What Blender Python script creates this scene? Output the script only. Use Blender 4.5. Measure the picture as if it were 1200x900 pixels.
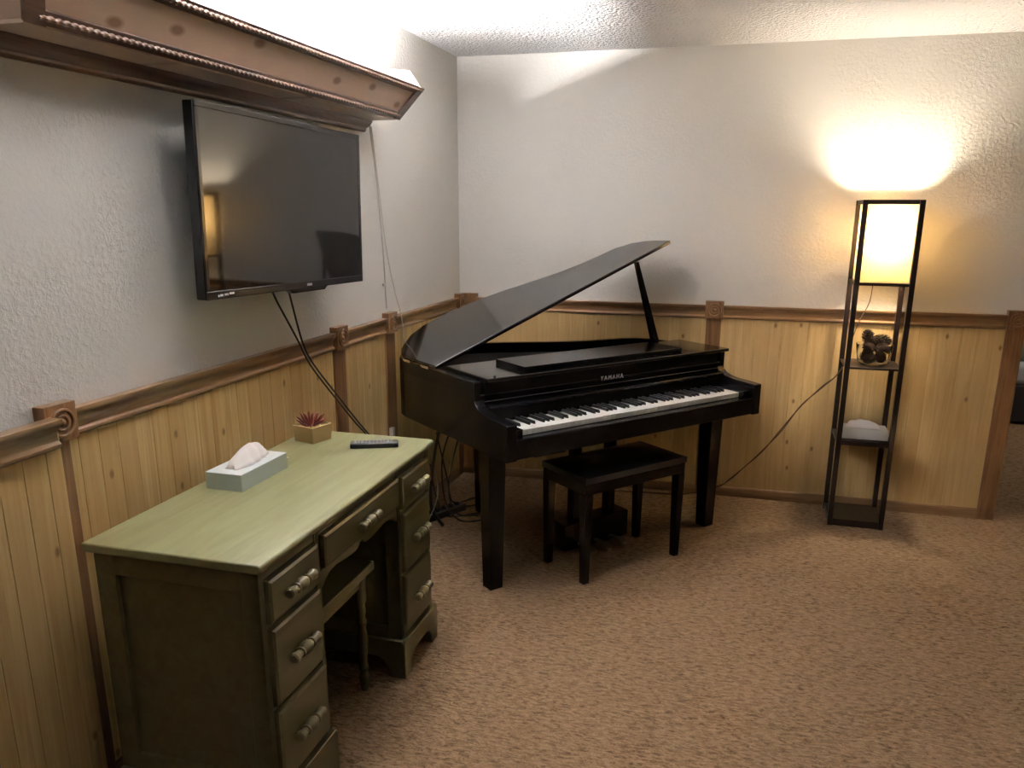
import bpy, bmesh, math, random
from mathutils import Vector, Matrix, noise
PI = math.pi
sin, cos = math.sin, math.cos
scene = bpy.context.scene
for o in list(bpy.data.objects): bpy.data.objects.remove(o)
C = scene.collection

# ------------------------------------------------------------------ camera
cam_d = bpy.data.cameras.new('camera'); cam = bpy.data.objects.new('camera', cam_d); C.objects.link(cam)
scene.camera = cam
right = Vector((0.9617, 0.2741, 0.0055)); up = Vector((-0.0759, 0.2471, 0.966)); fwd = Vector((-0.2634, 0.9294, -0.2584))
cam.matrix_world = Matrix(((right.x, up.x, -fwd.x, 1.5951), (right.y, up.y, -fwd.y, -4.3965), (right.z, up.z, -fwd.z, 1.5337), (0, 0, 0, 1)))
cam_d.sensor_width = 36; cam_d.lens = 939.62/1200*36
cam_d.shift_x = (600-606.26)/1200; cam_d.shift_y = 49.74/1200
cam_d.clip_start = .02

# ------------------------------------------------------------------ world, exposure
w = bpy.data.worlds.new('world'); scene.world = w; w.use_nodes = True
w.node_tree.nodes['Background'].inputs[0].default_value = (.6, .65, .75, 1)
w.node_tree.nodes['Background'].inputs[1].default_value = .02
scene.view_settings.view_transform = 'Standard'; scene.view_settings.look = 'None'
scene.view_settings.exposure = 1.8; scene.view_settings.gamma = 1
scene.view_settings.use_curve_mapping = False
TUBE = 500.0          # radiance of the tubes in the light box
BULB = 13.0          # watts of the shelf lamp bulb
FILL = 3.0          # watts of the unseen fill light added behind the viewer

# ------------------------------------------------------------------ helpers
def box(bm, x0, x1, y0, y1, z0, z1):
    v = [bm.verts.new(p) for p in ((x0,y0,z0),(x1,y0,z0),(x1,y1,z0),(x0,y1,z0),(x0,y0,z1),(x1,y0,z1),(x1,y1,z1),(x0,y1,z1))]
    for f in ((0,3,2,1),(4,5,6,7),(0,1,5,4),(1,2,6,5),(2,3,7,6),(3,0,4,7)): bm.faces.new([v[i] for i in f])
    return bm
def loft(bm, A, B, cap=True):
    a = [bm.verts.new(p) for p in A]; b = [bm.verts.new(p) for p in B]; n = len(a)
    for i in range(n): bm.faces.new((a[i], a[(i+1)%n], b[(i+1)%n], b[i]))
    if cap: bm.faces.new(a[::-1]); bm.faces.new(b)
    return bm
def prism(bm, pts, f, t0, t1):      # f(p, q, t) -> xyz
    return loft(bm, [f(p, q, t0) for p, q in pts], [f(p, q, t1) for p, q in pts])
fx = lambda p, q, t: (t, p, q)      # outline in y,z swept along x
fy = lambda p, q, t: (p, t, q)      # outline in x,z swept along y
fz = lambda p, q, t: (p, q, t)
def taper(bm, cx, cy, z0, s0, z1, s1):
    A = [(cx+a*s0/2, cy+b*s0/2, z0) for a, b in ((-1,-1),(1,-1),(1,1),(-1,1))]
    B = [(cx+a*s1/2, cy+b*s1/2, z1) for a, b in ((-1,-1),(1,-1),(1,1),(-1,1))]
    return loft(bm, A, B)
def lathe(bm, prof, c=(0,0,0), axis='z', n=20, cap=True):
    rings = []
    for r, h in prof:
        ring = []
        for i in range(n):
            a = 2*PI*i/n; p, q = r*cos(a), r*sin(a)
            v = {'z': (p, q, h), 'y': (q, h, p), 'x': (h, p, q)}[axis]
            ring.append(bm.verts.new((v[0]+c[0], v[1]+c[1], v[2]+c[2])))
        rings.append(ring)
    for a, b in zip(rings, rings[1:]):
        for i in range(n): bm.faces.new((a[i], a[(i+1)%n], b[(i+1)%n], b[i]))
    if cap: bm.faces.new(rings[0][::-1]); bm.faces.new(rings[-1])
    return bm
def smooth_pts(pts, k=8):
    P = [Vector(p) for p in pts]; P = [2*P[0]-P[1]] + P + [2*P[-1]-P[-2]]; out = []
    for i in range(1, len(P)-2):
        for j in range(k):
            t = j/k; a, b, c, d = P[i-1:i+3]
            out.append(.5*((2*b)+(c-a)*t+(2*a-5*b+4*c-d)*t*t+(3*b-a-3*c+d)*t**3))
    return out + [P[-2]]
def tube(bm, pts, r, n=8, k=8, sm=True):
    P = smooth_pts(pts, k) if sm else [Vector(p) for p in pts]
    prev = None; nrm = Vector((0,0,1))
    for i, p in enumerate(P):
        t = (P[min(i+1, len(P)-1)]-P[max(i-1, 0)]).normalized()
        if i == 0 and abs(t.z) > .9: nrm = Vector((1,0,0))
        nrm = (nrm - t*nrm.dot(t)).normalized(); bn = t.cross(nrm)
        rr = r(i/(len(P)-1)) if callable(r) else r
        ring = [bm.verts.new(p+rr*(cos(2*PI*j/n)*nrm+sin(2*PI*j/n)*bn)) for j in range(n)]
        if prev:
            for j in range(n): bm.faces.new((prev[j], prev[(j+1)%n], ring[(j+1)%n], ring[j]))
        else: bm.faces.new(ring[::-1])
        prev = ring
    bm.faces.new(prev); return bm
def obj(name, bm, mat, parent=None, bevel=0, smooth=False, seg=2):
    bmesh.ops.recalc_face_normals(bm, faces=bm.faces[:])
    me = bpy.data.meshes.new(name); bm.to_mesh(me); bm.free()
    o = bpy.data.objects.new(name, me); C.objects.link(o); o.parent = parent
    for m in (mat if isinstance(mat, (list, tuple)) else [mat]): me.materials.append(m)
    if smooth:
        for p in me.polygons: p.use_smooth = True
        try: me.set_sharp_from_angle(angle=math.radians(40))
        except Exception: pass
    if bevel:
        b = o.modifiers.new('bevel', 'BEVEL'); b.width = bevel; b.segments = seg; b.limit_method = 'ANGLE'; b.angle_limit = math.radians(35)
        b.harden_normals = False
        for p in me.polygons: p.use_smooth = True
        try: me.set_sharp_from_angle(angle=math.radians(40))
        except Exception: pass
    return o
def struct(name, bm, mat, bevel=0, smooth=False, rot=0):
    o = obj(name, bm, mat, None, bevel, smooth); o['kind'] = 'structure'; o.rotation_euler.z = rot; return o
def tag(o, label, cat, group=None, kind=None):
    o['label'] = label; o['category'] = cat
    if group: o['group'] = group
    if kind: o['kind'] = kind
    return o
def thing(name, label, cat, loc=(0,0,0), rz=0, group=None):
    o = bpy.data.objects.new(name, None); C.objects.link(o); o.empty_display_size = .1
    o.location = loc; o.rotation_euler = (0, 0, rz); return tag(o, label, cat, group)
NB = bmesh.new

# ------------------------------------------------------------------ materials
class N:
    def __init__(s, name):
        s.m = bpy.data.materials.new(name); s.m.use_nodes = True; s.t = s.m.node_tree
        s.b = s.t.nodes['Principled BSDF']; s.out = s.t.nodes['Material Output']
    def n(s, typ, **kw):
        nd = s.t.nodes.new('ShaderNode'+typ)
        for k, v in kw.items():
            if k.startswith('i_'):
                key = k[2:]; key = int(key) if key.isdigit() else key.replace('_', ' ')
                if hasattr(v, 'is_output'): s.t.links.new(v, nd.inputs[key])
                else: nd.inputs[key].default_value = v
            else: setattr(nd, k, v)
        return nd
    def coord(s, scale=(1,1,1), loc=(0,0,0)):
        tc = s.n('TexCoord'); mp = s.n('Mapping', i_0=tc.outputs['Object'])
        mp.inputs['Scale'].default_value = scale; mp.inputs['Location'].default_value = loc; return mp.outputs[0]
    def noise(s, vec, scale, detail=3, rough=.5, dist=0):
        return s.n('TexNoise', i_Vector=vec, i_Scale=scale, i_Detail=detail, i_Roughness=rough, i_Distortion=dist).outputs['Fac']
    def ramp(s, fac, stops, interp='LINEAR'):
        r = s.n('ValToRGB', i_0=fac); r.color_ramp.interpolation = interp; e = r.color_ramp.elements
        while len(e) < len(stops): e.new(.5)
        for el, (p, c) in zip(e, stops): el.position = p; el.color = (*c, 1) if len(c) == 3 else c
        return r.outputs[0]
    def mix(s, fac, a, b, typ='MIX'):
        m = s.n('Mix', data_type='RGBA', blend_type=typ)
        for i, v in ((0, fac), (6, a), (7, b)):
            if hasattr(v, 'is_output'): s.t.links.new(v, m.inputs[i])
            else: m.inputs[i].default_value = v if not isinstance(v, tuple) or len(v) == 4 else (*v, 1)
        return m.outputs[2]
    def math(s, op, a, b=0.0, c=0.0):
        m = s.n('Math', operation=op)
        for i, v in enumerate((a, b, c)):
            if hasattr(v, 'is_output'): s.t.links.new(v, m.inputs[i])
            else: m.inputs[i].default_value = v
        return m.outputs[0]
    def set(s, **kw):
        for k, v in kw.items():
            k = k.replace('_', ' ')
            if hasattr(v, 'is_output'): s.t.links.new(v, s.b.inputs[k])
            else: s.b.inputs[k].default_value = (*v, 1) if isinstance(v, tuple) and len(v) == 3 else v
        return s
    def bump(s, h, strength=.5, dist=.002, prev=None):
        b = s.n('Bump', i_Height=h, i_Strength=strength, i_Distance=dist)
        if prev: s.t.links.new(prev, b.inputs['Normal'])
        s.t.links.new(b.outputs[0], s.b.inputs['Normal']); return b.outputs[0]

def plain(name, col, rough=.5, metal=0, coat=0, spec=.5):
    m = N(name); m.set(Base_Color=col, Roughness=rough, Metallic=metal, Coat_Weight=coat, Specular_IOR_Level=spec)
    c = m.coord(); f = m.noise(c, 60, 2)
    m.set(Roughness=m.math('ADD', rough-.03, m.math('MULTIPLY', f, .06)))
    return m.m

def wall_paint():
    m = N('textured_wall_paint'); c = m.coord()
    n1 = m.noise(c, 1.3, 2); col = m.mix(n1, (.620, .605, .570), (.660, .645, .612))
    patch = m.ramp(m.noise(c, 2.1, 3), [(.42, (0,0,0)), (.62, (1,1,1))])
    n2 = m.ramp(m.noise(c, 62, 5, .6, .3), [(.42, (0,0,0)), (.66, (1,1,1))])
    h = m.math('MULTIPLY', n2, m.math('ADD', m.math('MULTIPLY', patch, .8), .2))
    m.set(Base_Color=col, Roughness=.62, Specular_IOR_Level=.35); m.bump(h, .55, .004); return m.m
def popcorn():
    m = N('popcorn_ceiling_paint'); c = m.coord()
    v = m.n('TexVoronoi', i_Vector=c, i_Scale=75).outputs['Distance']
    n = m.noise(c, 45, 5, .65)
    m.set(Base_Color=(.80, .80, .82), Roughness=.9, Specular_IOR_Level=.1); m.bump(m.math('SUBTRACT', n, m.math('MULTIPLY', v, .7)), 1, .018); return m.m
def carpet():
    m = N('brown_carpet'); c = m.coord()
    st = m.n('Mapping', i_0=c); st.inputs['Rotation'].default_value = (0, 0, -.27); st.inputs['Scale'].default_value = (.75, 2.0, 1)
    w1 = m.noise(st.outputs[0], 46, 4, .72, .6); w2 = m.noise(c, 5.5, 3, .6); w3 = m.noise(st.outputs[0], 190, 2, .6)
    f = m.ramp(w1, [(.36, (.022, .011, .005)), (.43, (.15, .088, .041)), (.50, (.26, .165, .089)), (.61, (.38, .258, .153))])
    f = m.mix(m.ramp(w2, [(.35, (0,0,0)), (.7, (1,1,1))]), f, m.mix(.3, f, (.36, .235, .14)))
    f = m.mix(.3, f, m.ramp(w3, [(.3, (.10, .05, .022)), (.7, (.48, .32, .19))]))
    m.set(Base_Color=f, Roughness=.95, Specular_IOR_Level=.08, Sheen_Weight=0.0)
    m.bump(m.math('ADD', w1, m.math('MULTIPLY', w3, .35)), 1, .013); return m.m
def pine(name, axis, w=.066, light=(.66, .475, .225), dark=(.51, .335, .135), rough=.36, grain=(30, 1.6), knot=.80):
    m = N(name); tc = m.n('TexCoord'); sp = m.n('SeparateXYZ', i_0=tc.outputs['Object'])
    s = sp.outputs[{'x': 0, 'y': 1}[axis]]; z = sp.outputs[2]
    idx = m.math('FLOOR', m.math('DIVIDE', s, w))
    wn = m.n('TexWhiteNoise', noise_dimensions='1D', i_W=idx).outputs['Value']
    shift = m.math('MULTIPLY', wn, 13.7)
    v = m.n('CombineXYZ', i_0=m.math('MULTIPLY', s, grain[0]), i_1=m.math('ADD', m.math('MULTIPLY', z, grain[1]), shift), i_2=shift).outputs[0]
    g = m.noise(v, 1.0, 5, .62, 1.1)
    col = m.mix(m.ramp(g, [(.36, (0,0,0)), (.66, (1,1,1))]), light, dark)
    col = m.mix(m.math('MULTIPLY', m.math('POWER', wn, 2.0), .9), col, dark)
    big = m.noise(m.n('CombineXYZ', i_0=m.math('MULTIPLY', s, 3.0), i_1=m.math('MULTIPLY', z, .8)).outputs[0], 1.0, 2)
    col = m.mix(m.ramp(big, [(.4, (0,0,0)), (.75, (.5, .5, .5))]), col, (.52, .36, .165))
    kv = m.n('CombineXYZ', i_0=m.math('MULTIPLY', s, 8.5), i_1=m.math('MULTIPLY', z, 5.2)).outputs[0]
    vo = m.n('TexVoronoi', voronoi_dimensions='2D', i_Vector=kv, i_Scale=1.0)
    kn = m.ramp(vo.outputs['Distance'], [(.035, (1,1,1)), (.09, (0,0,0))])
    sel = m.math('GREATER_THAN', m.n('SeparateColor', i_0=vo.outputs['Color']).outputs[0], knot)
    col = m.mix(m.math('MULTIPLY', m.math('MULTIPLY', kn, sel), .75), col, (.16, .065, .02))
    m.set(Base_Color=col, Roughness=rough, Specular_IOR_Level=.4, Coat_Weight=.12, Coat_Roughness=.25); m.bump(g, .12, .001); return m.m
def stain(name, sc, light=(.27, .158, .074), dark=(.15, .076, .032), rough=.3, coat=.25):
    m = N(name); c = m.coord(sc); g = m.noise(c, 1.0, 5, .6, 1.4)
    m.set(Base_Color=m.mix(m.ramp(g, [(.35, (0,0,0)), (.68, (1,1,1))]), light, dark), Roughness=rough, Coat_Weight=coat, Coat_Roughness=.18); m.bump(g, .15, .001); return m.m
def greenpaint(name='antiqued_sage_green_paint', k=1.0):
    m = N(name); c = m.coord((26, 2.2, 26)); g = m.noise(c, 1.0, 5, .62, .8)
    c2 = m.coord(); b = m.noise(c2, 7, 4, .6)
    col = m.mix(m.ramp(g, [(.36, (0,0,0)), (.72, (1,1,1))]), (.232, .234, .116), (.172, .163, .074))
    col = m.mix(m.ramp(b, [(.55, (0,0,0)), (.85, (.45,.45,.45))]), col, (.23, .16, .075))
    col = m.mix(1.0, col, (k*1.12, k, k*.92) if k < 1 else (1.0, 1.0, 1.0), 'MULTIPLY')  # k below one puts the shade on desk body and stool into the colour
    m.set(Base_Color=col, Roughness=.33, Coat_Weight=.25, Coat_Roughness=.22); m.bump(g, .12, .0008); return m.m
def pianoblack(name='polished_black_lacquer', rough=.16, col=(.0045, .0042, .0048), coat=0.0):
    m = N(name); c = m.coord(); f = m.noise(c, 5, 3)
    m.set(Base_Color=col, Roughness=m.math('ADD', rough, m.math('MULTIPLY', f, .03)), Specular_IOR_Level=.22+.6*coat, Coat_Weight=coat, Coat_Roughness=.06); return m.m
MW = wall_paint(); MC = popcorn(); MF = carpet()
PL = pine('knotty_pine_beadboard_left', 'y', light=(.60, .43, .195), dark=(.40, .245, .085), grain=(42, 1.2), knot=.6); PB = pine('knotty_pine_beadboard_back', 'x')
ST = stain('stained_oak_rail_left', (40, 2, 40)); SB = stain('stained_oak_rail_back', (2, 40, 40)); SV = stain('stained_oak_stile', (40, 40, 2), (.25,.125,.052), (.13,.058,.023))
SD = stain('dark_walnut_rope_trim', (40, 3, 40), (.15, .082, .052), (.075, .036, .022))
CP = N('clear_pine_cornice_board')
_c = CP.coord((14, 1.6, 14)); _g = CP.noise(_c, 1, 5, .6, 1.5)
_s = CP.n('SeparateXYZ', i_0=CP.n('TexCoord').outputs['Object'])
_v = CP.n('CombineXYZ', i_0=CP.math('MULTIPLY', _s.outputs[1], 3.9), i_1=CP.math('MULTIPLY', _s.outputs[2], 9.0)).outputs[0]
_k = CP.n('TexVoronoi', voronoi_dimensions='2D', i_Vector=_v, i_Scale=1.0).outputs['Distance']
_kn = CP.ramp(_k, [(.06, (1,1,1)), (.13, (0,0,0))])
CP.set(Base_Color=CP.mix(_kn, CP.mix(_g, (.60, .44, .33), (.46, .32, .23)), (.26, .15, .09)), Roughness=.38, Coat_Weight=.2); CP = CP.m
GP = greenpaint(); GD = greenpaint('shaded_sage_paint', .45); BK = pianoblack(); BT = pianoblack('lit_black_lacquer', .10, (.008, .007, .006), .35)  # BT: lid and top board lacquer lightened to stand in for reflected light
WK = plain('white_key_plastic', (.74, .73, .69), .2); KB = plain('black_key_plastic', (.008, .008, .008), .32)
BR = plain('aged_brass', (.62, .50, .32), .35, 1); GR = plain('dark_interior_felt', (.012, .009, .008), .9)
TVB = plain('glossy_black_bezel', (.008, .007, .008), .2); TVS = plain('tv_glass', (.004, .0035, .0035), .05, 0, 0, .6)
BP = plain('black_plastic', (.012, .012, .013), .38); RB = plain('black_rubber_cable', (.010, .009, .009), .5)
BC = plain('brown_cord_rubber', (.085, .045, .022), .5); WC = plain('white_cord_plastic', (.50, .48, .44), .45)
LK = plain('dark_espresso_wood', (.014, .0065, .004), .42, 0, 0, .35)
LT = plain('small_letters_silver', (.75, .72, .66), .35, .1); LT2 = plain('faint_silver_print', (.30, .29, .28), .5)
TP = plain('tissue_paper', (.80, .76, .74), .9); TB = plain('pale_aqua_carton', (.44, .50, .47), .55); TW = plain('white_carton_side', (.62, .61, .58), .6)
TD = plain('carton_slot_dark', (.03, .035, .04), .8)
RK = plain('remote_keys_grey', (.24, .24, .25), .5)
CK = plain('light_bamboo_pot', (.33, .225, .095), .5); SOIL = plain('pale_pebbles', (.38, .29, .15), .9); SUC = plain('burgundy_succulent_leaf', (.16, .022, .018), .4)
PCN = plain('dark_pine_cone_scale', (.045, .023, .013), .6)
CLOTH = plain('pale_bed_linen', (.42, .42, .44), .9); DKB = plain('dark_upholstery', (.020, .016, .015), .8); GTH = plain('grey_green_cloth', (.12, .14, .13), .9)

# ------------------------------------------------------------------ room shell
KC = .0156           # the back wall stands a touch off square
H = 2.335; XR, YF, YB = 5.7, -6.3, 3.4
struct('floor', box(NB(), -.1, XR+.1, YF-.1, YB+.1, -.1, 0), MF)
struct('ceiling', box(NB(), -.1, XR+.1, YF-.1, YB+.1, H, H+.1), MC)
struct('wall_left', box(NB(), -.12, 0, YF, .0, 0, H), MW)
struct('wall_back', box(NB(), 0, 2.914, 0, .12, 0, H), MW, rot=KC)
struct('wall_side', box(NB(), 2.79, 2.911, .12, YB, 0, H), MW)
MD = plain('dark_unseen_wall', (.10, .075, .055), .6)  # unseen walls, darkened to cut light bounced onto faces towards the viewer
struct('wall_right', box(NB(), XR, XR+.1, YF, YB, 0, H), MD)
struct('wall_front', box(NB(), 0, XR, YF-.1, YF, 0, H), MD)
struct('wall_far', box(NB(), 2.85, XR, YB, YB+.1, 0, H), MW)

def beadboard(s0, s1, z0, z1, f, off, pitch=.066):     # one board sheet with a V groove at every pitch
    bm = NB(); a = math.ceil(s0/pitch)*pitch; prof = [(s0, .008)]
    while a < s1-.004:
        if a > s0+.004: prof += [(a-.0025, .008), (a-.0006, .0064), (a+.0006, .0064), (a+.0025, .008)]
        a += pitch
    prof += [(s1, .008), (s1, 0), (s0, 0)]
    return prism(bm, prof, lambda p, q, t: f(p, q+off, t), z0, z1)
fl = lambda p, q, t: (q, p, t)
fb = lambda p, q, t: (p, -q, t)
RT, RBm = 1.062, .990
struct('trim_1', beadboard(-2.90, -.001, .05, 1.02, fl, 0), PL)
struct('trim_2', beadboard(.009, 2.83, .05, 1.02, fb, 0), PB, rot=KC)
struct('trim_3', beadboard(YF, -2.925, .0, 1.02, fl, .034), PL)
struct('trim_4', box(NB(), 0, .034, YF, -2.925, 0, 1.0), SV)
rail = [(0, .990), (.012, .990), (.020, .996), (.020, 1.003), (.013, 1.009), (.013, 1.028), (.018, 1.037), (.026, 1.045), (.030, 1.054), (.030, 1.062), (0, 1.062)]
bigrail = [(p*1.25+.034, (q-.99)*1.05+.984) for p, q in rail]
struct('trim_5', prism(NB(), rail, fy, -2.89, 0), ST, .0015)
struct('trim_6', prism(NB(), rail, lambda p, q, t: (t, -p, q), .02, 2.915), SB, .0015, rot=KC)
struct('trim_7', prism(NB(), bigrail, fy, YF, -2.935), ST, .0015)
base = [(0, 0), (.016, 0), (.016, .045), (.010, .055), (.004, .059), (0, .059)]
struct('baseboard_left', prism(NB(), base, lambda p, q, t: (p+.0, t, q), -2.9, 0), ST, .001)
struct('baseboard_back', prism(NB(), base, lambda p, q, t: (t, -p, q), .0, 2.90), SB, .001, rot=KC)
tn = [8]
def stile(wall, s0, s1, z1=.992, z0=0, blk=True, th=.016):
    f = (lambda bm, a, b, d0, d1, c, d: box(bm, d0, d1, a, b, c, d)) if wall == 'l' else (lambda bm, a, b, d0, d1, c, d: box(bm, a, b, -d1, -d0, c, d))
    rot = 0 if wall == 'l' else KC
    struct('trim_%d' % tn[0], f(NB(), s0, s1, 0, th, z0, z1), SV, .002, rot=rot); tn[0] += 1
    if not blk: return
    m = (s0+s1)/2; hw = .047
    bm = f(NB(), m-hw, m+hw, 0, .034, .990, 1.084)
    cz = 1.037; ax = 'x' if wall == 'l' else 'y'; sg = 1 if wall == 'l' else -1
    def ring(r0, r1, d0, d1):
        prof = [(r0, d0), (r0+.001, d1), (r1-.001, d1), (r1, d0)]
        c = (0, m, cz) if wall == 'l' else (m, 0, cz)
        lathe(bm, [(r, sg*d) for r, d in prof], c, ax, 28)
    ring(.028, .037, .030, .040); ring(.014, .022, .030, .039); lathe(bm, [(.011, sg*.030), (.009, sg*.037), (.004, sg*.041)], (0, m, cz) if wall == 'l' else (m, 0, cz), ax, 20)
    struct('trim_%d' % tn[0], bm, SV, .0015, rot=rot); tn[0] += 1
stile('l', -2.935, -2.87); stile('l', -1.53, -1.435); stile('l', -1.045, -.945); stile('l', -.095, -.0, .992)
stile('b', .017, .112); stile('b', 1.395, 1.472); stile('b', 2.828, 2.912)
stile('l', -3.30, -3.22, .99, 0, False, .052)

# ------------------------------------------------------------------ lit cornice over the television
def cornice():
    t = thing('light_cornice', 'knotty pine light box cornice with dark rope trim above the television, glowing on top', 'cornice light', (0, 0, 0))
    yb0, yb1 = -2.975, -1.172; yt0, yt1 = -3.045, -1.105; xb, zb = .158, 1.903; xt, zt = .245, 2.024
    def quad(A, B, th=.016):   # board between two edges with thickness along its normal
        A = [Vector(p) for p in A]; B = [Vector(p) for p in B]
        n = (A[1]-A[0]).cross(B[0]-A[0]).normalized()*th
        return loft(NB(), [A[0], A[1], B[1], B[0]], [A[0]+n, A[1]+n, B[1]+n, B[0]+n])
    obj('front_panel', quad([(xb, yb0, zb), (xb, yb1, zb)], [(xt, yt0, zt), (xt, yt1, zt)], -.014), CP, t)
    for yb, yt, s in ((yb0, yt0, 1), (yb1, yt1, -1)):
        bm = NB(); off = Vector((0, .014*s, 0))
        P = [Vector((.002, yb, zb)), Vector((xb, yb, zb)), Vector((xt, yt, zt)), Vector((.20, yt, 2.088)), Vector((.002, yt, 2.11))]
        loft(bm, P, [p+off for p in P]); o = obj('end_panel', bm, [CP, plain('white_primed_panel', (.75, .73, .68), .6)], t)
    obj('bottom_board', box(NB(), .002, xb, yb0, yb1, zb-.008, zb+.006), CP, t)
    mold = [(0, 1.852), (.012, 1.852), (.018, 1.858), (.018, 1.866), (.030, 1.872), (.042, 1.882), (.050, 1.895), (0, 1.895)]
    obj('lower_moulding', prism(NB(), mold, fy, yb0-.35, yb1+.01), SD, t, .0012)
    def rope(y0, y1, x, z, x1, z1, r=.0058):
        bm = NB(); a = Vector((x, y0, z)); b = Vector((x1, y1, z1)); L = (b-a).length; d = (b-a)/L
        n = Vector((.58, 0, -.8)); n = (n-d*n.dot(d)).normalized(); m2 = d.cross(n); ns = int(L/.0035); prev = None
        for i in range(ns+1):
            p = a+d*L*i/ns; ring = []
            for j in range(10):
                th = 2*PI*j/10; tw = 2*PI*(i*.0035)/.042; rr = r*(1+.26*cos(2*(th-tw)))
                ring.append(bm.verts.new(p+rr*(cos(th)*n+sin(th)*m2)))
            if prev:
                for j in range(10): bm.faces.new((prev[j], prev[(j+1)%10], ring[(j+1)%10], ring[j]))
            else: bm.faces.new(ring[::-1])
            prev = ring
        bm.faces.new(prev); return bm
    RP = stain('rope_trim_wood', (40, 3, 40), (.26, .16, .11), (.15, .085, .055))
    for (ya, yb_, x, z) in ((yb0+.02, yb1-.01, xb+.012, zb+.012), (yt0+.01, yt1-.004, xt-.006, zt-.010)):
        bm = NB(); box(bm, -.015, .015, ya, yb_, -.005, .005)
        ang = math.atan2(zt-zb, xt-xb); M = Matrix.Translation((x+.003, 0, z-.003)) @ Matrix.Rotation(-ang, 4, 'Y')
        bmesh.ops.transform(bm, matrix=M, verts=bm.verts[:]); s = obj('trim_strip', bm, SD, t, .001)
        obj('rope_moulding', rope(ya, yb_, x+.0080, z-.0055, x+.0080, z-.0055), RP, s, smooth=True)
    for yb, yt in ((yb0, yt0), (yb1, yt1)):   # corner strips
        a = Vector((xb+.006, yb, zb-.004)); b = Vector((xt+.006, yt, zt)); d = Vector((.004, 0, -.006))
        sg = 1 if yb == yb0 else -1
        e = Vector((0, .045*sg, 0)); th = Vector((.006, 0, -.005))
        obj('corner_strip', loft(NB(), [a-e*.2, a+e, b+e, b-e*.2], [a-e*.2+th, a+e+th, b+e+th, b-e*.2+th]), SD, t)
    m = N('fluorescent_tube_glow'); m.set(Base_Color=(.9,.9,.9), Emission_Color=(1.0, .98, .965), Emission_Strength=TUBE)
    for y0, y1 in ((-2.9, -2.08), (-2.03, -1.22)):
        obj('fluorescent_tube', lathe(NB(), [(.013, y0), (.013, y1)], (.10, 0, 1.972), 'y', 12), m.m, t)
    obj('lamp_holder', box(NB(), .03, .08, -2.94, -1.19, 1.909, 1.94), plain('white_enamel', (.7,.7,.7), .4), t)
cornice()

# ------------------------------------------------------------------ unseen fill lights added to brighten the carpet and the side room
def ceiling_fill(lb, loc, st):
    t = thing('ceiling_fill_light', lb, 'fill light', loc)
    obj('base_plate', lathe(NB(), [(.17, 0), (.17, -.02)], n=32), BP, t)
    d = N('fill_light_glow'); d.set(Base_Color=(.8,.8,.8), Emission_Color=(1, .90, .78), Emission_Strength=st)
    obj('fill_light_bowl', lathe(NB(), [(.16, -.02), (.155, -.05), (.12, -.08), (.06, -.095), (.01, -.10)], n=32), d.m, t, smooth=True)
ceiling_fill('added unseen fill light under the ceiling on the viewer side of the room', (3.3, -3.3, H), FILL/.9)
ceiling_fill('added unseen fill light under the ceiling of the side room beyond the opening', (4.5, 1.6, H), 22.0)

# ------------------------------------------------------------------ grand piano
PK = (1.1989, -1.0693); PA = .874
def pw(u, v, z=0): return (PK[0]+u*cos(PA)-v*sin(PA), PK[1]+u*sin(PA)+v*cos(PA), z)
piano = thing('grand_piano', 'polished black baby grand piano with raised lid standing in the corner', 'piano', (PK[0], PK[1], 0), PA)
outl = [(-.713, .19), (-.713, .80), (-.70, .87), (-.655, .945), (-.58, 1.02), (-.49, 1.06), (-.40, 1.075), (-.28, 1.068), (-.16, 1.045), (-.05, 1.0), (.04, .955), (.15, .895), (.26, .845), (.36, .812), (.46, .795), (.56, .78), (.635, .745), (.685, .675), (.708, .60), (.713, .52), (.713, .19)]
def inset(pts, d):
    out = []
    for i, p in enumerate(pts):
        a = Vector(pts[max(i-1, 0)]); b = Vector(pts[min(i+1, len(pts)-1)]); t = (b-a).normalized(); n = Vector((t.y, -t.x))
        out.append((p[0]+n.x*d, p[1]+n.y*d))
    return out
bm = prism(NB(), outl, fz, .622, .83)
ins = inset(outl, .028)
for i in range(len(outl)-1):
    a, b, c, d = outl[i], outl[i+1], ins[i+1], ins[i]
    loft(bm, [(*a, .83), (*b, .83), (*c, .83), (*d, .83)], [(*a, .886), (*b, .886), (*c, .886), (*d, .886)])
obj('case', bm, BK, piano, smooth=True)
obj('soundboard', prism(NB(), inset(outl, .03), fz, .831, .836), GR, piano)
chk = [(-.045, .620), (-.045, .764), (.03, .768), (.09, .770), (.135, .776), (.165, .787), (.185, .803), (.195, .825), (.200, .855), (.200, .889), (.24, .889), (.24, .620)]
for s in (-1, 1):
    obj('cheek', prism(NB(), chk, fx, s*.667, s*.7135), BK, piano, .003)
    obj('key_block', box(NB(), min(s*.6175, s*.667), max(s*.6175, s*.667), -.012, .15, .70, .733), BK, piano, .003)
obj('key_bed', box(NB(), -.667, .667, -.03, .2, .622, .699), BK, piano, .002)
obj('key_slip', box(NB(), -.667, .667, -.043, -.008, .624, .704), BK, piano, .005, seg=3)
kbd = obj('keyboard', box(NB(), -.615, .615, .004, .16, .6995, .7045), GR, piano)
W = 1.227/52
wm = box(NB(), .0005, W-.0005, 0, .15, .705, .7266); wk = obj('white_key', wm, WK, kbd, .0012)
first = True
for i in range(52):
    o = wk if first else wk.copy()
    if not first: C.objects.link(o)
    o.location = (-.6135+i*W, 0, 0); o.parent = kbd; first = False
bmk = loft(NB(), [(-.0055, .050, .7255), (.0055, .050, .7255), (.0055, .149, .7255), (-.0055, .149, .7255)], [(-.0042, .0545, .7385), (.0042, .0545, .7385), (.0045, .149, .7385), (-.0045, .149, .7385)])
bk = obj('black_key', bmk, KB, kbd, .001); first = True
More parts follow.
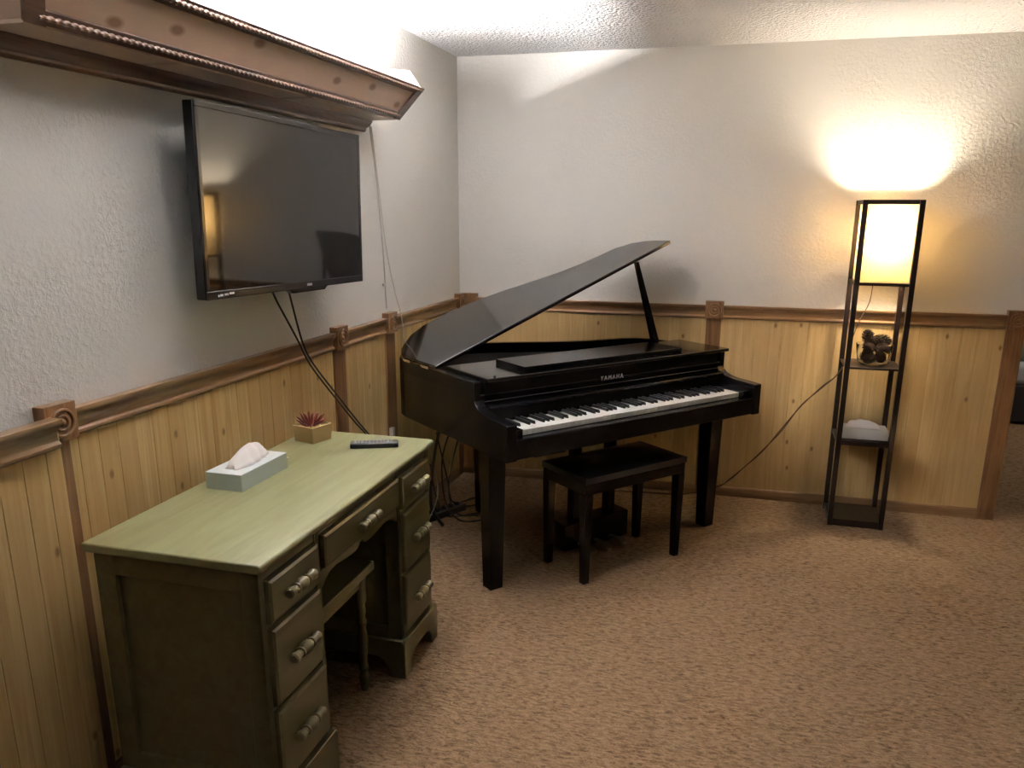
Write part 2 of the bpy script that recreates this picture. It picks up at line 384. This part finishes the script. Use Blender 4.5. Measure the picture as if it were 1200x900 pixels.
names = 'ABCDEFG'
for i in range(51):
    if names[i % 7] in 'ACDFG':
        o = bk if first else bk.copy()
        if not first: C.objects.link(o)
        o.location = (-.6135+(i+1)*W, 0, 0); o.parent = kbd; first = False
fall = [(.150, .728), (.158, .728), (.172, .786), (.200, .786), (.200, .802), (.150, .802), (.146, .798), (.146, .790), (.160, .784)]
fall = [(.148, .728), (.160, .778), (.146, .782), (.143, .787), (.146, .793), (.188, .797), (.21, .797), (.21, .728)]
obj('fallboard', prism(NB(), fall, fx, -.667, .667), BK, piano, .0015)
obj('felt_strip', box(NB(), -.6135, .6135, .1495, .1515, .727, .731), plain('deep_red_felt', (.05,.006,.006), .95), piano)
nb = obj('nameboard', box(NB(), -.667, .667, .190, .212, .797, .886), BK, piano, .002)
obj('edge_strip', box(NB(), -.667, .667, .184, .190, .806, .8095), plain('grey_edge_trim', (.05,.05,.05), .25), piano, .001)
def text_mesh(s, size, mat, parent, name, M, spacing=1.0, depth=.0006):
    cu = bpy.data.curves.new('tmp', 'FONT'); cu.body = s; cu.size = size; cu.align_x = 'CENTER'; cu.extrude = depth; cu.space_character = spacing
    to = bpy.data.objects.new('tmp', cu); C.objects.link(to)
    dg = bpy.context.evaluated_depsgraph_get(); dg.update()
    me = bpy.data.meshes.new_from_object(to.evaluated_get(dg)); bpy.data.objects.remove(to)
    me.materials.clear(); me.materials.append(mat); me.transform(M)
    o = bpy.data.objects.new(name, me); C.objects.link(o); o.parent = parent; return o
text_mesh('YAMAHA', .0265, LT, nb, 'brand_lettering', Matrix.Translation((-.005, .1893, .826)) @ Matrix.Rotation(PI/2, 4, 'X') @ Matrix.Scale(.95, 4, (1,0,0)), 1.42)
bm = box(NB(), -.664, .7175, .168, .503, .8862, .9015)
obj('top_board', bm, BT, piano, .003, seg=3)
obj('music_rest', box(NB(), -.455, .445, .215, .435, .9017, .921), BK, piano, .002)
obj('bumper', lathe(NB(), [(.005, .9015), (.005, .908)], (-.62, .185, 0), 'z', 10), RB, piano)
# the lid, hinged along the left side
lid = [(0, .502), (1.420, .502), (1.4145, .60), (1.398, .668), (1.364, .727), (1.288, .776), (1.173, .790), (1.074, .806), (.96, .842), (.866, .889), (.72, .972), (.60, 1.025), (.50, 1.05), (.36, 1.072), (.25, 1.06), (.16, 1.02), (.09, .955), (.04, .90), (.012, .845), (0, .80)]
la = math.atan2(.497, 1.33)
bm = prism(NB(), lid, fz, -.017, 0)
bmesh.ops.transform(bm, matrix=Matrix.Translation((-.715, 0, .905)) @ Matrix.Rotation(-la, 4, 'Y'), verts=bm.verts[:])
obj('lid', bm, BT, piano, .004, seg=3)
def bar(bm, a, b, wa, wb, ha, hb):
    a, b = Vector(a), Vector(b); d = (b-a).normalized(); s = Vector((0, 1, 0)); s = (s-d*s.dot(d)).normalized(); n = d.cross(s)
    return loft(bm, [a+s*i*wa+n*j*ha for i, j in ((-1,-1),(1,-1),(1,1),(-1,1))], [b+s*i*wb+n*j*hb for i, j in ((-1,-1),(1,-1),(1,1),(-1,1))])
obj('lid_prop', bar(NB(), (.590, .535, .86), (.412, .520, 1.300), .011, .009, .021, .010), BK, piano, .002)
for v in (.60, .77):
    bm = lathe(NB(), [(.0035, v-.028), (.0035, v+.028)], (-.7165, 0, .889), 'y', 10); box(bm, -.7145, -.7130, v-.03, v+.03, .881, .889); obj('hinge', bm, BR, piano)
def leg_bm(u, v, z1=.622):
    return taper(NB(), u, v, 0, .062, z1, .082)
for u, v in ((-.632, .185), (.645, .185), (-.20, .955)): obj('leg', leg_bm(u, v), BK, piano, .003)
LU = .010
for s in (-.105, .105): obj('pedal_post', box(NB(), LU+s-.022, LU+s+.022, .30, .345, .14, .622), BK, piano, .003)
pb = obj('pedal_box', box(NB(), LU-.195, LU+.19, .27, .37, .018, .145), BK, piano, .004)
for k in (-1, 0, 1):
    pr = [(.275, .045), (.215, .052), (.175, .046), (.160, .036), (.160, .028), (.21, .034), (.275, .030)]
    bm = NB(); rows = []
    for j, (y, wd) in enumerate(((.275, .010), (.22, .011), (.19, .017), (.168, .018), (.158, .011))):
        z = (.044, .050, .047, .040, .034)[j]; x = LU-.015+k*.09
        rows.append([(x-wd, y, z-.010), (x+wd, y, z-.010), (x+wd, y, z), (x-wd, y, z)])
    for a, b in zip(rows, rows[1:]): loft(bm, a, b)
    obj('pedal', bm, BR, pb, smooth=False)
obj('jack_box', box(NB(), -.52, -.36, .05, .16, .585, .622), BP, piano, .003)

# bench
bench = thing('piano_bench', 'black piano bench with padded top tucked under the keyboard', 'bench', pw(-.022, .128), PA)
bm = NB(); nx, ny = 16, 10; Wb, Db = .290, .154; grid = []
for i in range(nx+1):
    for j in range(ny+1):
        a, b = -1+2*i/nx, -1+2*j/ny; grid.append(bm.verts.new((a*Wb, b*Db, .478+.012*(1-a**6)*(1-b**4))))
for i in range(nx):
    for j in range(ny): bm.faces.new([grid[k] for k in (i*(ny+1)+j, (i+1)*(ny+1)+j, (i+1)*(ny+1)+j+1, i*(ny+1)+j+1)])
ed = [e for e in bm.edges if len(e.link_faces) == 1]; r = bmesh.ops.extrude_edge_only(bm, edges=ed)
for v in [g for g in r['geom'] if isinstance(g, bmesh.types.BMVert)]: v.co.z = .452
BV = N('black_vinyl'); BV.set(Base_Color=(.010,.010,.011), Roughness=.34); BV.bump(BV.noise(BV.coord(), 400, 2), .1, .0005)
obj('seat', bm, BV.m, bench, smooth=True)
bm = NB()
box(bm, -.286, .286, -.150, -.128, .402, .455); box(bm, -.286, .286, .128, .150, .402, .455); box(bm, -.286, -.266, -.129, .129, .402, .455); box(bm, .266, .286, -.129, .129, .402, .455)
obj('apron', bm, BK, bench, .002)
for a in (-1, 1):
    for b in (-1, 1): obj('leg', taper(NB(), a*.266, b*.130, 0, .031, .402, .042), BK, bench, .003)

# ------------------------------------------------------------------ green desk
DX, DY, DA = 0, -1.9273, .0125
desk = thing('kneehole_desk', 'sage green painted pedestal desk with seven drawers against the left wall', 'desk', (0, DY, 0), DA)
B0, B1 = .115, .562      # back and front of the carcass
top = [(.0975, .742), (.572, .742), (.580, .747), (.583, .754), (.580, .762), (.572, .7655), (.0975, .7655)]
bm = prism(NB(), top, fy, -1.047, .034)
obj('desktop', bm, GP, desk, .004, seg=3)
def pedestal(a, b):
    bm = NB()
    box(bm, B0, .553, a+.012, a+.020, .145, .742) ; box(bm, B0, .553, b-.020, b-.012, .145, .742)          # panels
    for s, e in ((a, a+.018), (b-.018, b)):
        box(bm, B0, B0+.055, s, e, .0 if 0 else .1, .742); box(bm, .515, B1, s, e, .1, .742); box(bm, B0+.055, .515, s, e, .685, .742); box(bm, B0+.055, .515, s, e, .13, .185)
    box(bm, B0, B0+.01, a, b, .12, .742)
    for z in (.148, .3685, .589, .716): box(bm, .45, B1-.004, a+.018, b-.018, z-.006, z+.006 if z < .7 else .742)
    box(bm, .53, B1, a, a+.022, .14, .742); box(bm, .53, B1, b-.022, b, .14, .742)
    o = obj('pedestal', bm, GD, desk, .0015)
    bm = NB()
    pl = [(a-.012, 0), (a+.042, 0), (a+.048, .035), (a+.066, .062), (a+.09, .072), (b-.09, .072), (b-.066, .062), (b-.048, .035), (b-.042, 0), (b+.012, 0), (b+.012, .128), (b+.004, .14), (a-.004, .14), (a-.012, .128)]
    prism(bm, pl, fx, .553, B1+.016)
    sd = [(B0-.0, 0), (B0+.05, 0), (B0+.056, .035), (B0+.075, .062), (B0+.1, .072), (B1-.09, .072), (B1-.066, .062), (B1-.048, .035), (B1-.04, 0), (B1+.012, 0), (B1+.012, .128), (B1+.004, .14), (B0, .14)]
    prism(bm, sd, fy, a-.012, a+.006); prism(bm, sd, fy, b-.006, b+.012)
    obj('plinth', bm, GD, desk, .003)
pedestal(-1.032, -.752); pedestal(-.252, .024)
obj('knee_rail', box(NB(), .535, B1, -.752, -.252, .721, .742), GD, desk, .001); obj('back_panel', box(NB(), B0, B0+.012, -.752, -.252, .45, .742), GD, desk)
bm = NB()
ap = [(-.752, .618), (-.752, .566), (-.737, .572), (-.722, .584), (-.70, .594), (-.66, .597), (-.62, .592), (-.575, .588), (-.545, .588), (-.527, .592), (-.515, .604), (-.500, .604), (-.488, .592), (-.47, .588), (-.44, .588), (-.40, .592), (-.35, .597), (-.31, .594), (-.285, .584), (-.268, .572), (-.252, .566), (-.252, .618)]
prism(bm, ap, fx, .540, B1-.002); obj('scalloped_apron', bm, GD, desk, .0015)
PKN = plain('worn_green_knob', (.17, .145, .07), .36)
hp = [(.0, -.062), (.010, -.062), (.0135, -.058), (.0135, -.050), (.0115, -.042), (.009, -.034), (.010, -.030), (.0135, -.028), (.0135, -.023), (.010, -.020), (.012, -.016), (.0155, -.009), (.0165, 0)]
hp = hp + [(r, -h) for r, h in hp[-2::-1]]
def drawer(a, b, z0, z1):
    cz = (z0+z1)/2; cy = (a+b)/2
    bm = box(NB(), .40, B1-.001, a+.003, b-.003, z0+.003, z1-.003)
    A = [(B1-.001, a, z0), (B1-.001, b, z0), (B1-.001, b, z1), (B1-.001, a, z1)]
    F = [(B1+.009, a+.002, z0+.002), (B1+.009, b-.002, z0+.002), (B1+.009, b-.002, z1-.002), (B1+.009, a+.002, z1-.002)]
    G = [(B1+.013, a+.009, z0+.009), (B1+.013, b-.009, z0+.009), (B1+.013, b-.009, z1-.009), (B1+.013, a+.009, z1-.009)]
    loft(bm, A, F); loft(bm, F, G)
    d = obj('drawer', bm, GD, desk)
    bm = lathe(NB(), [(max(r, .0006), h) for r, h in hp], (B1+.028, cy, cz), 'y', 18)
    for s in (-1, 1): lathe(bm, [(.008, B1+.010), (.0065, B1+.026)], (0, cy+s*.024, cz), 'x', 10)
    obj('handle', bm, PKN, d, smooth=True)
for a, b in ((-1.008, -.776), (-.228, .001)):
    for z0, z1 in ((.597, .709), (.376, .583), (.156, .362)): drawer(a, b, z0, z1)
drawer(-.745, -.259, .622, .718)

# low stool in the kneehole
stl = thing('low_stool', 'sage green wooden stool with turned legs pushed into the desk kneehole', 'stool', (DX+.0+.355, DY-.52, 0), DA)
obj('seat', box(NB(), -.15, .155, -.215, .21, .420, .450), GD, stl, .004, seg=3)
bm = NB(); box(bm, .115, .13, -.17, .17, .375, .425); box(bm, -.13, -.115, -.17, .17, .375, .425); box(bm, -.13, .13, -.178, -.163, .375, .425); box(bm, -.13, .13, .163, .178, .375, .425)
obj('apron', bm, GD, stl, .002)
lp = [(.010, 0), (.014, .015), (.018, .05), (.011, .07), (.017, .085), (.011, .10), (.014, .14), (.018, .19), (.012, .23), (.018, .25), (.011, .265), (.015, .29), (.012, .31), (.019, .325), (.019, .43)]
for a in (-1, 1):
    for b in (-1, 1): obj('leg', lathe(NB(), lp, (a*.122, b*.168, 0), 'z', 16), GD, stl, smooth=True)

# ------------------------------------------------------------------ television
tv = thing('television', 'black flat screen television tilted slightly off the left wall below the cornice', 'television', (.1500, -1.9944, 1.5458))
# local frame: x = out of the screen, y = towards the corner, z = up
TY = -.034
nrm = Vector((cos(TY), sin(TY), 0)); aa = Vector((sin(TY), -cos(TY), 0)); ti = .012; rl = .0155
uu = Vector((nrm.x*sin(ti), nrm.y*sin(ti), cos(ti))); a2 = cos(rl)*aa+sin(rl)*uu; u2 = -sin(rl)*aa+cos(rl)*uu; yy = -a2; xx = yy.cross(u2)
tv.rotation_euler = Matrix((xx, yy, u2)).transposed().to_euler()
hw, hh = .4506, .266
bm = NB(); box(bm, -.035, 0, -hw, hw, -hh, hh)
o = obj('casing', bm, TVB, tv, .004)
bm = NB(); loft(bm, [(-.034, -hw+.01, -hh+.01), (-.034, hw-.01, -hh+.01), (-.034, hw-.01, hh-.01), (-.034, -hw+.01, hh-.01)], [(-.075, -hw+.10, -hh+.06), (-.075, hw-.10, -hh+.06), (-.075, hw-.10, hh-.10), (-.075, -hw+.10, hh-.10)])
obj('back_cover', bm, BP, tv, .004)
bm = NB(); box(bm, -.001, .004, -hw, hw, hh-.016, hh); box(bm, -.001, .004, -hw, hw, -hh, -hh+.024); box(bm, -.001, .004, -hw, -hw+.014, -hh+.024, hh-.016); box(bm, -.001, .004, hw-.014, hw, -hh+.024, hh-.016)
bz = obj('bezel', bm, TVB, tv, .0015)
obj('screen', box(NB(), 0, .002, -hw+.0138, hw-.0138, -hh+.0238, hh-.0158), TVS, tv)
obj('sensor_bar', prism(NB(), [(-.05, -hh+.003), (.20, -hh+.003), (.175, -hh-.012), (-.02, -hh-.012)], fx, -.02, .003), TVB, tv, .002)
bm = NB(); [box(bm, .003, .0048, -.405+y, -.405+y+d, -hh+.008+z, -hh+.014+z) for y, d, z in ((0, .005, -.001), (.009, .014, 0), (.028, .018, .001), (.050, .022, .003))]
obj('port_print', bm, LT2, bz)
bm = NB(); [box(bm, .003, .0048, .06+y, .06+y+.009, -hh+.008, -hh+.016) for y in (0, .0105, .021)]
obj('maker_mark', bm, LT2, bz)
obj('wall_bracket', box(NB(), -.132, -.074, -.12, .12, -.12, .12), BP, tv)
def cable(name, pts, r, mat, label, cat='cable', group=None):
    return tag(obj(name, tube(NB(), pts, r, 8, 8), mat, smooth=True), label, cat, group)
cable('television_cable', [(.10, -2.08, 1.30), (.09, -2.03, 1.24), (.075, -1.90, 1.10), (.055, -1.80, 1.0), (.045, -1.72, .93), (.045, -1.60, .82), (.035, -1.42, .67), (.035, -1.30, .57), (.035, -1.15, .42), (.05, -1.03, .22), (.09, -.93, .05), (.105, -.86, .04)], .0036, RB, 'black cable from left underside of television, joining its neighbour down to the desk')
cable('television_cable', [(.10, -1.98, 1.30), (.09, -1.945, 1.24), (.07, -1.86, 1.09), (.056, -1.79, 1.01), (.053, -1.715, .937), (.053, -1.595, .828), (.043, -1.415, .676), (.043, -1.28, .56), (.045, -1.13, .42), (.065, -1.0, .20), (.10, -.90, .05), (.12, -.83, .04)], .0036, RB, 'black cable nearer the television centre, running down beside its neighbour')

# ------------------------------------------------------------------ white cords on the left wall
wcord = tag(obj('wall_cord', tube(NB(), [(.004, -1.10, 1.93), (.004, -1.095, 1.86), (.004, -1.055, 1.68), (.004, -1.03, 1.50), (.004, -1.01, 1.32), (.004, -1.0, 1.10)], .003, 8, 6), WC, smooth=True), 'thin white cord clipped to the left wall from the cornice down to the rail', 'cord')
obj('clip', box(NB(), 0, .010, -1.03, -1.004, 1.205, 1.217), WC, wcord, .002)
obj('plug', box(NB(), .016, .036, -1.045, -1.02, .50, .545), WC, tag(obj('white_wire', tube(NB(), [(.004, -1.085, 1.88), (.004, -1.04, 1.66), (.005, -.985, 1.38), (.02, -.94, 1.18), (.04, -.925, 1.075), (.045, -.91, .98), (.03, -.90, .90)], .0022, 8, 6), WC, smooth=True), 'second thin white wire leaving the wall cord and dropping behind the piano', 'wire'), .003)

# ------------------------------------------------------------------ desk top things
def tissue_box(name, label, loc, rz, L, Wd, Hh, side, topm, sc=1.0):
    t = thing(name, label, 'tissue box', loc, rz)
    bm = box(NB(), -Wd/2, Wd/2, -L/2, L/2, 0, Hh)
    o = obj('carton', bm, [side, topm], t, .0015)
    for p in o.data.polygons:
        if p.normal.z > .9: p.material_index = 1
    obj('slot', prism(NB(), [(Wd*.16*cos(a*PI/12), L*.33*sin(a*PI/12)) for a in range(24)], fz, Hh, Hh+.0008), TD, t)
    bm = NB(); n, k = 26, 12; g = []
    random.seed(len(name)+int(L*100))
    for i in range(n+1):
        for j in range(k+1):
            a = i/n; b = -1+2*j/k
            hgt = (.050*sc)*(max(0, sin(PI*a**.85))**.5)*(.75+.55*a)
            spread = .022+.020*sin(PI*a)*(1-abs(b)*.2)
            nz = noise.noise(Vector((a*5, b*2.2, sc*7)))
            x = b*spread*(1 - .3*a) + .006*nz; y = -L*.34 + a*L*.72 + .010*nz
            z = Hh+.001+hgt*(1-abs(b)**1.7)+.006*nz*(1-b*b)
            g.append(bm.verts.new((x, y, max(z, Hh+.001))))
    for i in range(n):
        for j in range(k): bm.faces.new([g[q] for q in (i*(k+1)+j, (i+1)*(k+1)+j, (i+1)*(k+1)+j+1, i*(k+1)+j+1)])
    o = obj('tissue', bm, TP, t, smooth=True); s = o.modifiers.new('thick', 'SOLIDIFY'); s.thickness = .0012
    return t
Z = .7657
tb = tissue_box('tissue_box', 'pale grey-green tissue box with a white tissue on the green desk', (.210, -2.436, Z), DA-.015, .235, .118, .050, TB, plain('white_carton_top', (.60, .64, .64), .55))
obj('torn_flap', prism(NB(), [(0, 0), (.012, .004), (.016, .0)], lambda p, q, t: (t, p, q), .035, .055), TP, tb).location = (0, .1175, .028)
pot = thing('potted_succulent', 'small burgundy succulent in a square tan pot on the green desk', 'plant', (.183, -2.013, Z), -.62+.35)
bm = NB(); s0, s1, hp_ = .043, .047, .056
loft(bm, [(a*s0, b*s0, 0) for a, b in ((-1,-1),(1,-1),(1,1),(-1,1))], [(a*s1, b*s1, hp_) for a, b in ((-1,-1),(1,-1),(1,1),(-1,1))], cap=False)
bm.faces.new([v for v in bm.verts][:4][::-1])
o = obj('pot', bm, CK, pot); sm = o.modifiers.new('t', 'SOLIDIFY'); sm.thickness = .006; sm.offset = -1
bm = NB(); random.seed(4)
box(bm, -.041, .041, -.041, .041, .030, .045)
for i in range(90):
    x, y = random.uniform(-.038, .038), random.uniform(-.038, .038)
    bmesh.ops.create_icosphere(bm, subdivisions=1, radius=random.uniform(.003, .006), matrix=Matrix.Translation((x, y, .047+random.uniform(0, .003))))
obj('pebbles', bm, SOIL, pot, smooth=True)
bm = NB()
for ring_, (cnt, tilt, ln) in enumerate(((4, 12, .038), (6, 32, .048), (8, 54, .056), (8, 70, .052))):
    for i in range(cnt):
        az = 2*PI*i/cnt+ring_*.5; tl = math.radians(tilt+random.uniform(-5, 5)); d = Vector((sin(tl)*cos(az), sin(tl)*sin(az), cos(tl)))
        p0 = Vector((-.005, 0, .046)); P = [p0+d*ln*s+Vector((0, 0, .010*s*s)) for s in (0, .35, .7, 1)]
        tube(bm, P, lambda s: .0062*(1-s)**.6*(1-.3*(1-s))+.0008, 6, 3)
obj('succulent', bm, SUC, pot, smooth=True)
rc = thing('remote_control', 'slim black remote control lying on the far end of the green desk', 'remote', (.424, -2.030, Z), math.atan2(.066, .147))
obj('body', box(NB(), -.080, .080, -.022, .022, 0, .018), BP, rc, .004, seg=3)
bm = NB()
for i in range(11):
    for j in range(3): box(bm, -.068+i*.0122, -.060+i*.0122, -.016+j*.0115, -.009+j*.0115, .0178, .0195)
obj('buttons', bm, RK, rc)

# ------------------------------------------------------------------ shelf lamp
LX, LY, S = 2.0748, -.284, .2640
lamp = thing('shelf_lamp', 'tall dark wood tower floor lamp with open shelves and a glowing shade', 'floor lamp', (LX, LY, 0), .0051)
pt = .0235
for a in (0, 1):
    for b in (0, 1):
        x0 = a*(S-pt); y0 = b*(S-pt); obj('post', box(NB(), x0, x0+pt, y0, y0+pt, 0, 1.597), LK, lamp, .0015)
def rim(z0, z1, th=.012):
    bm = NB(); box(bm, pt, S-pt, .004, .004+th, z0, z1); box(bm, pt, S-pt, S-.004-th, S-.004, z0, z1); box(bm, .004, .004+th, pt, S-pt, z0, z1); box(bm, S-.004-th, S-.004, pt, S-pt, z0, z1); return bm
obj('top_rail', rim(1.577, 1.597, .016), LK, lamp, .001)
obj('shade_rail', rim(1.207, 1.221, .016), LK, lamp, .001)
for z in (.818, .448, .036):
    bm = rim(z-.022 if z < .8 else z-.010, z); box(bm, .012, S-.012, .012, S-.012, z-.012 if z < .8 else z-.008, z-.001); obj('shelf', bm, LK, lamp, .001)
obj('base_frame', rim(.0, .026, .018), LK, lamp, .001)
shm = N('ivory_fabric_shade'); tr = shm.n('BsdfTranslucent'); tr.inputs[0].default_value = (.20, .135, .055, 1)
df = shm.n('BsdfDiffuse'); df.inputs[0].default_value = (.62, .50, .31, 1)
wv = shm.noise(shm.coord((60, 60, 260)), 4, 2)
bp = shm.n('Bump', i_Height=wv, i_Strength=.2, i_Distance=.0004); shm.t.links.new(bp.outputs[0], df.inputs['Normal'])
mx = shm.n('MixShader', i_0=.42, i_1=tr.outputs[0], i_2=df.outputs[0]); shm.t.links.new(mx.outputs[0], shm.out.inputs[0])
bm = NB(); a0, a1 = .020, S-.020
for P, Q in (((a0, a0), (a1, a0)), ((a1, a0), (a1, a1)), ((a1, a1), (a0, a1)), ((a0, a1), (a0, a0))):
    v = [bm.verts.new(p) for p in ((*P, 1.222), (*Q, 1.222), (*Q, 1.577), (*P, 1.577))]; bm.faces.new(v)
bmesh.ops.remove_doubles(bm, verts=bm.verts[:], dist=1e-5); sh = obj('lamp_shade', bm, shm.m, lamp)
c_ = S/2
bm = box(NB(), .02, S-.02, c_-.006, c_+.006, 1.212, 1.220); lathe(bm, [(.018, 1.22), (.018, 1.34)], (c_, c_, 0), 'z', 16)
obj('socket', bm, BP, lamp)
bmat = N('warm_bulb_glow'); bmat.set(Base_Color=(1,1,1), Emission_Color=(1, .86, .68), Emission_Strength=BULB/(4*PI*.042**2*PI))
bm = NB(); bmesh.ops.create_uvsphere(bm, u_segments=16, v_segments=10, radius=.042, matrix=Matrix.Translation((c_, c_, 1.485))); lathe(bm, [(.012, 1.34), (.02, 1.455)], (c_, c_, 0), 'z', 12)
obj('bulb', bm, bmat.m, lamp, smooth=True)
obj('lamp_cord', tube(NB(), [(c_-.03, c_, 1.215), (.09, .10, 1.12), (.05, .07, 1.03), (.030, .045, .97), (.012, .040, .90), (.004, .03, .76)], .0022, 8, 8), BC, lamp, smooth=True)
def lw(x, y, z): return (LX+x, LY+y, z)
for k in (0, 1):
    e = k*.007
    cable('extension_cord', [lw(-.004, .05, .80+e), lw(-.03, .10, .745), lw(-.08, .13, .69-e), lw(-.17, .20+k*.012, .56), lw(-.25, .23, .43-e*2), lw(-.34, .235, .29+e), lw(-.42, .24, .20), lw(-.49, .24, .12+e), lw(-.56, .245-.02*k, .07), lw(-.75, .23, .008+e/3), lw(-1.0, .20, .006+e/3), lw(-1.25, .16, .006)], .0028, BC,
          ('brown cord from the shelf lamp running down the back wall, upper strand', 'brown cord from the shelf lamp running down the back wall, lower strand')[k], 'cord')

# glass bowl of pine cones on the upper open shelf
def glass():
    m = N('clear_glass'); m.set(Base_Color=(.95,.95,.95), Roughness=.02, Transmission_Weight=1.0, IOR=1.2); return m.m
bowl = thing('glass_bowl', 'clear glass bowl on the upper shelf of the tower lamp', 'bowl', lw(.140, .118, .8185))
bm = NB(); prof = [(.0, .003), (.056, .003), (.068, .012), (.076, .05), (.081, .098), (.083, .100), (.086, .100), (.086, .097), (.080, .05), (.072, .010), (.058, 0), (.0, 0)]
lathe(bm, [(max(r, .0004), h) for r, h in prof], (0,0,0), 'z', 40); obj('vessel', bm, glass(), bowl, smooth=True)
def cone_bm(L=.082, R=.031, seed=0):
    random.seed(seed); bm = NB(); lathe(bm, [(.003, .004), (R*.40, L*.2), (R*.36, L*.6), (.002, L*.94)], n=8)
    k = 90
    for i in range(k):
        f = i/k; az = i*2.39996; r = R*(sin(PI*(.16+.80*f))**.8); z = L*(.04+.92*f)
        d = Vector((cos(az), sin(az), .25+.9*f)).normalized(); s = Vector((-sin(az), cos(az), 0)); w_ = .0068*(1-.55*f)
        p = Vector((cos(az)*r*.3, sin(az)*r*.3, z)); q = p+d*r*.78+Vector((0, 0, .002)); n = d.cross(s)*.0007
        loft(bm, [p-s*w_*.35-n, p+s*w_*.35-n, p+s*w_*.35+n, p-s*w_*.35+n], [q-s*w_-n, q+s*w_-n, q+s*w_*.8+n*2, q-s*w_*.8+n*2])
        t = q+d*.004; loft(bm, [q-s*w_-n, q+s*w_-n, q+s*w_*.8+n*2, q-s*w_*.8+n*2], [t-s*.0006, t+s*.0006, t+s*.0006+n, t-s*.0006+n])
    return bm
# centre of each cone above the bowl's base, and the direction its tip points
cones = [((-.024, -.030, .032), (1, .25, .25)), ((.034, .010, .033), (-.2, 1, .1)), ((-.030, .034, .034), (.9, .5, .1)), ((-.028, -.020, .082), (-.3, 1, .15)), ((.030, -.030, .078), (1, .1, .1)), ((-.030, .010, .126), (-.35, -.1, 1)), ((.030, .012, .118), (1, -.35, -.12)), ((.022, .042, .084), (-1, .2, .1))]
lab = ['lying low at the front of the glass bowl', 'lying low at the right of the glass bowl', 'lying low at the back of the glass bowl', 'half way up the left side of the glass bowl', 'half way up the right side of the glass bowl', 'standing up at the top left of the heap', 'leaning out over the right rim of the glass bowl', 'behind the others at the back rim of the glass bowl']
base_c = None
for i, (p, d) in enumerate(cones):
    if base_c is None: base_c = obj('pine_cone', cone_bm(), PCN); o = base_c
    else: o = base_c.copy(); C.objects.link(o)
    d = Vector(d).normalized(); o.rotation_euler = d.to_track_quat('Z', 'Y').to_euler()
    k = .82 if i < 3 else .92 if i < 5 else 1.0
    o.scale = (k, k, k); o.location = Vector(lw(.140, .118, .8185)) + Vector(p) - d*.041*k
    tag(o, 'dark brown pine cone ' + lab[i], 'pine cone', 'pine cones in the glass bowl')
ts = tissue_box('tissue_box', 'white tissue box with a crumpled tissue on the lower shelf of the tower lamp', lw(.135, .115, .4475), PI/2+.02, .215, .115, .050, TW, TW, .72)

# ------------------------------------------------------------------ cables on the floor behind the desk
FC = [
 ([(.30, -.93, .58), (.24, -.94, .38), (.22, -.86, .14), (.26, -.78, .010), (.36, -.76, .008), (.40, -.66, .008), (.42, -.56, .008)], 'black floor cable looping nearest the desk corner'),
 ([(.12, -.80, .30), (.13, -.76, .12), (.18, -.74, .008), (.30, -.68, .008), (.36, -.60, .008), (.38, -.50, .008)], 'black floor cable second from the desk corner'),
 ([(.08, -.66, .008), (.20, -.60, .008), (.28, -.54, .008), (.34, -.42, .010), (.33, -.30, .008)], 'black floor cable crossing straight towards the piano back leg'),
 ([(.06, -.56, .40), (.10, -.52, .14), (.14, -.54, .008), (.22, -.46, .008), (.27, -.36, .008)], 'black floor cable nearest the left baseboard'),
 ([(.34, -.50, .62), (.20, -.46, .48), (.14, -.50, .28), (.14, -.60, .10), (.22, -.70, .012), (.34, -.70, .012)], 'black cable curving down from the piano underside to the floor')]
for pts, lb in FC: cable('floor_cable', pts, .0042, RB, lb, 'cable')
cable('white_floor_cord', [(.20, -1.02, .50), (.215, -.98, .34), (.22, -.96, .20), (.17, -.98, .06), (.12, -1.0, .005)], .003, WC, 'thin white cord hanging behind the far end of the desk', 'cord')
cable('bundled_cable', [(.26, -.96, .62), (.23, -.98, .48), (.21, -1.0, .32), (.19, -.97, .14), (.22, -.90, .02)], .008, RB, 'thick black cable bundle hanging behind the far end of the desk', 'cable')
ps = thing('power_strip', 'black power strip on the carpet behind the desk amid the cables', 'power strip', (.16, -.72, 0), 1.1)
bm = box(NB(), -.13, .13, -.028, .028, 0, .035); obj('body', bm, BP, ps, .004)
bm = NB(); [box(bm, -.10+i*.045, -.085+i*.045, -.01, .01, .035, .052) for i in range(5)]; obj('plugs', bm, RB, ps)

# ------------------------------------------------------------------ beyond the opening on the right
bed = thing('daybed', 'dark low daybed with pale covers seen past the right end of the panelled wall', 'bed', (3.62, 2.28, 0))
obj('frame', box(NB(), -.12, 1.6, 0, .9, .02, .30), DKB, bed, .01)
obj('legs', box(NB(), -.08, 1.55, .05, .85, 0, .02), DKB, bed)
bm = box(NB(), -.10, 1.58, .02, .88, .30, .46); obj('mattress', bm, CLOTH, bed, .04, seg=4)
bm = NB(); box(bm, -.08, .45, .1, .6, .46, .60); obj('folded_blanket', bm, GTH, bed, .05, seg=4)
